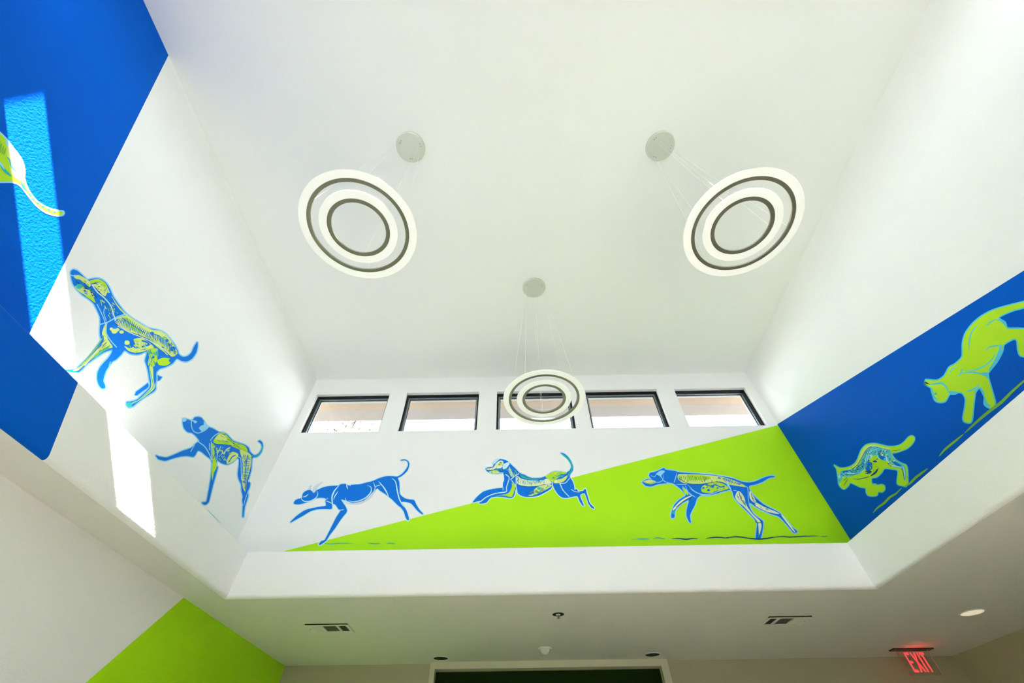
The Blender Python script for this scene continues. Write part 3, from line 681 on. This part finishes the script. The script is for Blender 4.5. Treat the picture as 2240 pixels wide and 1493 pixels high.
for p in ([(600,1345),(700,1352),(850,1342),(1060,1345)],[(1250,1342),(1350,1348),(1450,1345)],[(1520,1342),(1600,1342),(1670,1350)]): F.line('ground_line', 1, 'teal', 13, p, taper=True)
F.build()

# --- back wall, middle dog
F = Fig('dog_mural', 'painted leaping dog with visible ribs and teal upright tail, middle dog of the back wall', 'B', (1020, 970), 7.4667)
F.body('blue', [(312,410),(350,388),(430,375),(445,340),(425,325),(470,270),(530,250),(600,255),(680,285),(740,345),(810,410),(870,475),(950,505),(1030,545),(1120,560),(1230,550),(1310,520),(1380,470),(1460,445),(1560,455),(1640,465),(1690,430),(1710,370),(1690,300),(1640,230),(1580,180),(1535,150),(1590,155),(1660,210),(1715,290),(1745,370),(1740,440),(1700,500),(1690,540),(1730,600),(1760,680),(1770,760),(1800,735),(1830,775),(1900,770),(1945,735),(1965,790),(1990,880),(2020,970),(2090,1045),(2080,1060),(2040,1040),(1995,980),(1970,900),(1930,810),(1860,840),(1890,930),(1920,1005),(1900,1012),(1850,940),(1815,860),(1740,865),(1650,885),(1570,880),(1500,830),(1440,740),(1410,680),(1380,740),(1280,800),(1180,850),(1050,870),(930,860),(850,820),(810,740),(790,830),(740,890),(600,870),(480,865),(390,890),(330,960),(250,980),(205,970),(240,930),(130,955),(105,950),(180,860),(280,780),(400,745),(520,725),(590,715),(600,640),(620,590),(615,520),(600,490),(510,495),(420,490),(350,460)], halo='pale', hw=26)
g = 'green_anatomy'
F.fill(g, 2, 'cream', [(325,408),(440,388),(485,320),(550,275),(605,290),(600,360),(560,400),(500,405),(420,425),(350,428)])
F.fill(g, 2, 'mint', [(365,460),(470,430),(520,440),(545,470),(600,470),(598,486),(430,488)])
F.fill(g, 2, 'teal', [(880,490),(1030,552),(1200,562),(1280,550),(1150,585),(1000,580),(900,540)])
F.fill(g, 2, 'cream', [(825,520),(900,570),(1050,600),(1250,590),(1330,570),(1395,645),(1290,665),(1100,700),(950,690),(850,665),(815,600)])
F.fill(g, 2, 'lime', [(1290,535),(1390,470),(1470,448),(1650,470),(1560,510),(1480,570),(1410,625),(1340,575)])
F.fill(g, 2, 'mint', [(1110,745),(1200,690),(1350,660),(1400,680),(1340,730),(1200,800),(1080,850),(1010,845),(1100,810)])
F.fill(g, 2, 'lime', [(745,640),(800,700),(780,800),(740,868),(600,850),(480,850),(650,822),(710,780),(745,700)])
F.fill(g, 2, 'mint', [(1420,640),(1480,585),(1560,570),(1660,510),(1620,590),(1540,640)])
F.line(g, 2, 'teal', 26, [(1560,165),(1660,250),(1722,350),(1715,440),(1650,530)]); F.fill(g, 2, 'mint', [(690,400),(740,440),(780,520),(740,540),(700,470)])
d = 'blue_linework'
F.hatch(d, 3, 'teal', 6, [(850,570),(1000,600),(1150,605),(1260,590)], [(850,640),(980,670),(1120,670),(1240,620)], 20, 14)
F.line(d, 3, 'blue', 10, [(1150,610),(1220,590),(1280,595)]); F.line(d, 3, 'navy', 6, [(840,680),(1000,700),(1180,690),(1290,660)]); F.line(d, 3, 'navy', 6, [(880,500),(1020,560),(1200,575)])
F.line(d, 3, 'navy', 6, [(330,440),(430,430),(500,400)]); F.line(d, 3, 'blue', 9, [(440,330),(500,275),(560,262),(660,290)]); F.spots(d, 3, 'moss', [(540,340),(560,310),(1200,740),(1150,780),(420,470)], 15)
F.spots(d, 3, 'teal', [(1420,560),(1500,530),(1560,520),(1190,730)], 20); F.line(d, 3, 'blue', 18, [(1520,515),(1630,500)]); F.line(d, 3, 'teal', 9, [(500,850),(640,850),(740,880),(790,760)])
F.line(d, 3, 'moss', 8, [(1040,800),(1120,770),(1160,800),(1240,740)]); F.line(d, 3, 'blue', 14, [(720,420),(780,480),(850,490)]); F.line(d, 3, 'blue', 10, [(790,540),(850,560),(830,620)])
l_ = 'pale_linework'
F.fill(l_, 4, 'pale', [(605,335),(690,300),(705,335),(650,405),(605,415),(590,370)]); F.fill(l_, 4, 'pale', [(428,325),(470,272),(545,250),(490,300),(455,335)])
F.line(l_, 4, 'pale', 15, [(640,500),(700,550),(680,640),(655,720),(650,785),(480,812),(330,870),(230,950)]); F.line(l_, 4, 'pale', 14, [(720,590),(790,530),(860,488)]); F.line(l_, 4, 'pale', 13, [(740,600),(810,700),(820,780)])
F.line(l_, 4, 'pale', 13, [(815,540),(812,680),(830,790)]); F.line(l_, 4, 'pale', 14, [(1525,640),(1580,760),(1680,865)]); F.line(l_, 4, 'pale', 10, [(1710,745),(1780,785),(1850,790)])
F.line(l_, 4, 'pale', 14, [(1400,600),(1412,690)]); F.fill(l_, 4, 'cream', [(1430,620),(1470,590),(1495,610),(1470,640)]); F.line(l_, 4, 'pale', 10, [(1690,560),(1620,640),(1530,650)]); F.line(l_, 4, 'pale', 9, [(600,760),(598,700)])
F.line(l_, 4, 'pale', 12, [(700,380),(740,470),(770,540)]); F.line(l_, 4, 'pale', 8, [(1300,600),(1310,680),(1230,790)])
F.grain(d, 3, ['teal', 'blue', 'mint'], [(830,560),(1000,600),(1250,600),(1290,650),(1000,690),(850,650)], 30, 50, 7, 1.2, .5)
F.grain(d, 3, ['moss', 'blue', 'teal'], [(1020,840),(1200,700),(1370,670),(1300,750),(1150,840)], 20, 60, 9)
F.grain(d, 3, ['mint', 'teal', 'light'], [(640,430),(700,380),(850,480),(800,540),(720,520)], 18, 60, 8, .9, .4)
F.grain(d, 3, ['moss', 'teal', 'mint'], [(330,410),(480,390),(600,300),(600,470),(430,490)], 16, 50, 7, .1, .5)
F.grain(d, 3, ['mint', 'teal', 'moss'], [(1330,540),(1460,460),(1630,480),(1450,590)], 14, 50, 9)
F.build()

# --- back wall, right dog
F = Fig('dog_mural', 'painted trotting dog with pale leg bones, rightmost dog on the lime field', 'B', (1380, 1000), 4.48)
F.body('blue', [(112,240),(150,215),(200,210),(178,180),(190,150),(240,140),(290,118),(325,103),(345,120),(420,130),(480,145),(600,155),(700,160),(800,170),(900,185),(1000,205),(1080,235),(1160,245),(1230,230),(1310,195),(1380,178),(1412,190),(1350,203),(1290,240),(1220,265),(1160,280),(1170,330),(1230,400),(1310,465),(1400,510),(1460,545),(1520,610),(1580,680),(1632,725),(1600,740),(1570,710),(1510,640),(1450,580),(1380,555),(1290,520),(1220,480),(1165,445),(1165,490),(1210,560),(1290,620),(1297,660),(1290,720),(1270,790),(1225,792),(1230,720),(1235,640),(1180,570),(1100,490),(1050,440),(1010,390),(985,320),(900,335),(820,360),(740,370),(690,370),(650,400),(630,460),(600,520),(580,570),(588,637),(570,630),(545,570),(550,500),(570,430),(600,395),(560,418),(500,450),(440,510),(430,560),(425,590),(395,588),(400,530),(430,460),(480,410),(540,370),(500,320),(450,280),(400,250),(330,255),(260,265),(200,285),(150,280),(125,260)], hw=20)
g = 'green_anatomy'
F.fill(g, 2, 'mint', [(122,235),(190,216),(250,240),(200,262),(150,255)])
F.fill(g, 2, 'mint', [(465,165),(560,165),(700,168),(850,182),(950,205),(1050,240),(1110,270),(1120,290),(960,265),(870,235),(750,250),(650,262),(520,252),(465,215)])
F.fill(g, 2, 'lime', [(560,175),(680,175),(780,190),(760,215),(640,225),(570,215)])
F.fill(g, 2, 'lime', [(720,270),(800,240),(900,255),(960,300),(900,325),(800,350),(700,340),(690,300)])
F.fill(g, 2, 'cream', [(1020,385),(1045,330),(1075,340),(1110,390),(1140,480),(1200,560),(1265,620),(1280,680),(1255,760),(1245,640),(1190,570),(1110,485),(1050,435)])
F.fill(g, 2, 'cream', [(1162,330),(1185,350),(1225,420),(1210,445),(1165,400)]); F.fill(g, 2, 'cream', [(1225,440),(1300,480),(1430,535),(1450,555),(1330,530),(1225,475)]); F.fill(g, 2, 'cream', [(1475,570),(1500,580),(1610,725),(1585,715)])
F.fill(g, 2, 'cream', [(545,390),(605,372),(510,430),(440,500),(415,520),(415,500),(480,430)]); F.fill(g, 2, 'lime', [(500,290),(560,340),(560,370),(530,350)]); F.fill(g, 2, 'teal', [(400,540),(425,510),(430,560)])
d = 'blue_linework'
F.hatch(d, 3, 'moss', 7, [(470,175),(600,175),(750,185)], [(480,230),(620,240),(760,225)], 22, 10)
F.hatch(d, 3, 'blue', 8, [(860,190),(960,212),(1100,262)], [(860,210),(960,240),(1060,268)], 14, 4)
F.line(d, 3, 'navy', 5, [(470,205),(560,255),(700,262),(850,235)]); F.line(d, 3, 'blue', 10, [(730,250),(770,280),(830,270),(880,290),(920,280)]); F.spots(d, 3, 'blue', [(710,300),(760,320),(800,285),(850,300),(740,270)], 13)
F.line(d, 3, 'blue', 9, [(720,350),(800,352),(880,310)]); F.line(d, 3, 'navy', 5, [(1060,340),(1075,400),(1120,470)]); F.line(d, 3, 'navy', 5, [(440,490),(530,420),(600,385)])
F.line(d, 3, 'moss', 6, [(130,240),(160,255),(230,248)]); F.line(d, 3, 'navy', 5, [(1180,350),(1190,400),(1210,440)]); F.line(d, 3, 'navy', 5, [(1240,640),(1270,640),(1285,620)])
l_ = 'pale_linework'
F.fill(l_, 4, 'light', [(245,165),(290,128),(335,135),(300,175),(300,205),(280,180)])
for wd, pts in ((9,[(452,150),(435,210),(420,250)]),(8,[(300,190),(330,235),(440,270)]),(9,[(500,275),(570,350),(640,395)]),(9,[(560,270),(620,330),(700,365),(820,350),(890,300)]),(18,[(925,235),(955,275),(985,325)]),(8,[(1110,280),(1145,300),(1150,400),(1160,480)]),
                (7,[(190,195),(210,225),(260,245),(310,225),(318,160)]),(6,[(190,175),(230,190),(250,165)]),(8,[(530,270),(560,340),(600,380)]),(8,[(580,305),(640,345),(700,360)]),(7,[(440,265),(560,265)]),(6,[(1000,320),(1040,330)])):
    F.line(l_, 4, 'light', wd, pts, taper=True)
gl = 'ground_line'
for k_, p in ((10,[(50,797),(110,800),(185,797)]),(9,[(215,795),(260,788),(340,797)]),(13,[(395,795),(470,795),(540,802),(600,795),(660,797)]),(11,[(730,795),(800,785),(870,783),(960,793)]),(12,[(900,792),(1010,778),(1080,780),(1180,797)]),(14,[(1100,785),(1180,795),(1260,800),(1330,793),(1420,780)]),(11,[(1350,785),(1480,775),(1560,780),(1700,772),(1850,770)]),(5,[(1860,772),(1925,775)]),(4,[(0,803),(50,805)])):
    F.line(gl, 1, 'teal' if p[0][0] < 300 else 'navy', k_, p, taper=True)
F.grain(d, 3, ['moss', 'lime', 'navy'], [(470,170),(800,190),(900,215),(750,245),(520,245)], 30, 26, 5, 1.3, .5)
F.grain(d, 3, ['blue', 'moss', 'teal'], [(860,195),(1000,215),(1110,270),(980,260)], 16, 24, 6)
F.grain(d, 3, ['moss', 'blue', 'mint'], [(700,280),(820,245),(950,300),(800,345)], 18, 30, 6)
F.grain(d, 3, ['teal', 'navy'], [(1030,370),(1080,345),(1150,500),(1270,640),(1240,740),(1180,560)], 16, 44, 4, 1.1, .3)
F.grain(d, 3, ['teal', 'navy'], [(1170,340),(1220,420),(1430,530),(1600,720),(1440,560),(1230,480)], 14, 44, 4, .6, .3)
F.build()

# --- right wall, small cat
F = Fig('cat_mural', 'painted lime cat with blue skeleton arching its back, smaller cat on the right wall', 'R', (1800, 930), 7.4636)
F.body('lime', [(180,645),(200,655),(280,695),(380,690),(470,660),(540,600),(590,500),(630,400),(690,330),(760,302),(850,297),(940,315),(1040,340),(1150,345),(1250,325),(1330,270),(1400,190),(1450,168),(1492,190),(1496,240),(1450,310),(1380,370),(1290,410),(1200,438),(1130,450),(1140,500),(1200,570),(1290,620),(1360,650),(1382,720),(1388,850),(1388,940),(1360,995),(1310,985),(1225,962),(1215,900),(1228,800),(1220,730),(1130,710),(1010,700),(960,770),(880,840),(795,860),(800,955),(850,958),(900,978),(960,965),(1008,990),(1008,1050),(970,1085),(905,1085),(885,1138),(820,1150),(742,1140),(712,1090),(700,1020),(620,1005),(540,970),(450,930),(415,985),(350,1038),(292,1005),(262,950),(252,860),(237,760),(222,700)], halo='aqua', hw=30)
b_ = 'blue_anatomy'
F.fill(b_, 2, 'mint', [(480,675),(550,610),(600,510),(640,410),(700,345),(780,315),(900,325),(1000,355),(1100,365),(1060,390),(900,340),(780,345),(700,400),(650,500),(600,600),(520,680)])
F.fill(b_, 2, 'aqua', [(262,790),(320,735),(450,715),(560,680),(620,600),(660,500),(710,410),(790,350),(900,345),(1000,385),(1100,400),(1130,500),(1220,590),(1320,645),(1355,720),(1360,860),(1330,895),(1310,720),(1200,690),(1090,640),(1050,560),(1000,580),(900,520),(850,480),(780,520),(740,600),(700,700),(600,790),(450,830),(340,840),(300,900),(262,950),(248,860)])
F.fill(b_, 2, 'blue', [(740,560),(800,610),(810,700),(760,740),(700,720),(700,640)]); F.fill(b_, 2, 'blue', [(900,430),(970,400),(1010,470),(990,560),(930,540)]); F.fill(b_, 2, 'blue', [(1110,560),(1200,600),(1290,660),(1200,660)])
F.fill(b_, 2, 'blue', [(330,745),(420,735),(400,770),(340,780)]); F.fill(b_, 2, 'lime', [(330,880),(420,845),(410,930),(350,1000),(310,960)])
d = 'dark_linework'
F.hatch(d, 3, 'navy', 6, [(480,720),(560,680),(620,620),(660,540)], [(530,790),(610,750),(670,680),(700,600)], 18, 0)
F.line(d, 3, 'navy', 9, [(470,720),(560,650),(630,540),(680,440),(740,370),(800,345)]); F.line(d, 3, 'navy', 12, [(480,872),(600,875),(700,850),(780,830)], taper=True)
F.line(d, 3, 'navy', 34, [(780,825),(860,770),(900,700)], taper=True); F.fill(d, 3, 'navy', [(700,740),(760,730),(800,755),(770,785),(715,780)]); F.fill(d, 3, 'navy', [(820,575),(890,570),(880,600),(830,600)])
F.line(d, 3, 'navy', 8, [(1120,410),(1200,410),(1290,380)], taper=True); F.line(d, 3, 'navy', 10, [(340,990),(380,920),(420,870)], taper=True); F.line(d, 3, 'navy', 8, [(340,900),(400,850)])
F.line(d, 3, 'navy', 10, [(1060,610),(1120,670)]); F.line(d, 3, 'navy', 9, [(1290,700),(1320,800),(1330,880)]); F.line(d, 3, 'navy', 14, [(420,730),(460,745),(490,770)]); F.line(d, 3, 'navy', 7, [(320,820),(420,800),(540,800)])
F.line(d, 3, 'teal', 8, [(740,400),(700,520),(720,620)]); F.line(d, 3, 'teal', 8, [(920,380),(1000,380),(1080,400)])
l_ = 'pale_linework'
for wd, pts in ((12,[(340,790),(440,780),(540,790)]),(10,[(720,680),(730,560),(760,440),(850,390),(920,380)]),(8,[(690,700),(700,560),(740,420),(820,370)]),(8,[(600,780),(680,720),(720,640)]),(30,[(760,480),(800,500),(780,540)]),(26,[(960,460),(990,500)]),(14,[(1080,640),(1180,660),(1300,690)]),(12,[(1315,660),(1335,760),(1345,870)]),
                (9,[(420,730),(450,710),(480,715)]),(10,[(285,950),(300,975)]),(8,[(280,780),(270,850)]),(18,[(1030,470),(1050,560),(1090,620)]),(9,[(880,400),(900,520),(960,560)]),(7,[(760,345),(860,335),(960,360)])):
    F.line(l_, 4, 'pale', wd, pts, taper=True)
F.line('ground_line', 2, 'moss', 40, [(820,1430),(900,1340),(1000,1270),(1100,1170),(1200,1110),(1290,1020)], taper=True); F.line('ground_line', 2, 'moss', 42, [(1330,1000),(1420,950),(1520,850),(1640,760),(1720,700)], taper=True)
F.grain(l_, 4, ['blue', 'pale', 'navy', 'teal'], [(480,720),(620,620),(700,430),(850,360),(1080,400),(1000,450),(760,480),(700,700),(560,790)], 46, 60, 9, 2.2, .6)
F.grain(l_, 4, ['navy', 'moss', 'mint'], [(720,600),(900,540),(1000,600),(880,800),(700,800)], 16, 60, 10)
F.grain(l_, 4, ['pale', 'blue', 'navy'], [(260,780),(420,740),(420,810),(300,880),(260,930)], 14, 50, 9)
F.grain(l_, 4, ['pale', 'blue', 'lime'], [(900,400),(1100,410),(1130,520),(1250,620),(1100,640),(980,540)], 20, 60, 12)
F.build()

# --- right wall, big cat
F = Fig('cat_mural', 'painted plain lime cat climbing down headfirst, larger cat at the right edge on blue', 'R', (2000, 640), 4.976)
F.body('lime', [(110,985),(170,1000),(150,985),(122,950),(250,955),(330,905),(380,815),(450,775),(525,695),(530,560),(555,455),(622,355),(722,265),(850,195),(1000,148),(1194,100),(1330,60),(1450,-10),(1490,10),(1470,60),(1340,130),(1194,160),(1060,195),(915,268),(985,325),(1015,390),(1160,392),(1250,410),(1330,470),(1400,560),(1380,620),(1330,590),(1290,520),(1200,470),(1210,590),(1215,680),(1190,690),(1152,675),(1133,620),(1122,520),(1080,500),(975,560),(955,640),(895,750),(808,860),(797,900),(825,1000),(855,1100),(878,1190),(865,1235),(820,1248),(768,1208),(768,1130),(715,1028),(685,1050),(658,1100),(640,1250),(625,1385),(598,1412),(548,1398),(535,1360),(555,1250),(562,1150),(520,1085),(440,1080),(378,1105),(338,1175),(280,1188),(228,1165),(198,1080),(182,1030)], halo='aqua', hw=30)
l_ = 'blue_linework'
for wd, pts in ((22,[(165,1005),(230,990),(300,985),(345,1020),(372,1075)]),(40,[(370,1075),(420,1090),(480,1088)]),(11,[(380,885),(410,830),(465,805)]),(14,[(520,820),(505,880),(470,915)]),(16,[(510,875),(620,865),(720,880),(800,900)]),(14,[(525,850),(640,845),(760,800),(850,720),(900,640)]),
                (14,[(595,630),(600,520),(630,420),(700,350)]),(14,[(780,370),(830,320),(900,285)]),(15,[(770,635),(820,590),(900,575),(960,575)]),(40,[(940,560),(935,640),(890,740),(810,850)]),(46,[(730,880),(790,890),(800,930)]),(18,[(560,1080),(640,1050),(720,1000)]),(26,[(690,1040),(660,1090)]),
                (24,[(900,290),(960,310),(1010,380)]),(34,[(770,1140),(775,1200),(830,1240)]),(20,[(190,1030),(210,1120),(260,1175)]),(12,[(720,1020),(770,1110)])):
    F.line(l_, 2, 'aqua', wd, pts, taper=True)
F.spots(l_, 2, 'teal', [(235,1098)], 10)
F.line('ground_line', 2, 'moss', 34, [(545,1530),(620,1460),(720,1370),(830,1280),(950,1190),(1060,1080),(1194,960),(1290,880)], taper=True)
F.line('ground_line', 2, 'moss', 26, [(270,1780),(340,1700),(450,1610),(540,1535)], taper=True)
F.build()

# --- left wall, partly seen animal on the blue field
F = Fig('cat_mural', 'lime haunch and long curved tail of a painted cat at the left edge on blue', 'L', (0, 260), 6.22)
F.body('lime', [(-500,60),(-300,60),(-120,100),(0,200),(70,270),(140,360),(220,470),(290,590),(315,690),(318,790),(340,880),(395,1000),(500,1130),(640,1215),(780,1255),(850,1262),(860,1282),(840,1302),(770,1305),(630,1265),(500,1170),(390,1035),(300,920),(235,870),(150,850),(0,850),(-150,840),(-320,900),(-420,1020),(-500,1000),(-520,800),(-560,400)], halo='light', hw=44)
F.fill('pale_shading', 2, 'light', [(70,270),(150,350),(240,450),(310,560),(345,680),(340,790),(300,780),(285,690),(240,560),(150,430),(90,360)])
F.fill('pale_shading', 2, 'mint', [(100,360),(200,480),(270,620),(300,760),(330,870),(250,830),(150,740),(120,600),(90,480)])
F.hatch('blue_linework', 3, 'moss', 24, [(-100,260),(0,300),(90,420)], [(-160,380),(-20,450),(60,500)], 7, 10)
F.line('blue_linework', 3, 'teal', 20, [(90,510),(130,560),(150,640),(240,750)], taper=True); F.line('blue_linework', 3, 'teal', 44, [(0,610),(60,700),(150,780)], taper=True)
F.line('blue_linework', 3, 'light', 26, [(-60,560),(10,610),(60,690)], taper=True)
P_ = [(285,870),(320,930),(390,1010),(430,1070),(490,1130),(560,1180),(640,1225),(720,1260),(800,1275)]
for a_, b_ in zip(P_[:-1], P_[1:]): F.line('blue_linework', 3, 'teal', 22, [a_, (a_[0] * .4 + b_[0] * .6, a_[1] * .4 + b_[1] * .6)], taper=True)
F.line('blue_linework', 3, 'teal', 34, [(285,870),(340,950)], taper=True)
F.build()
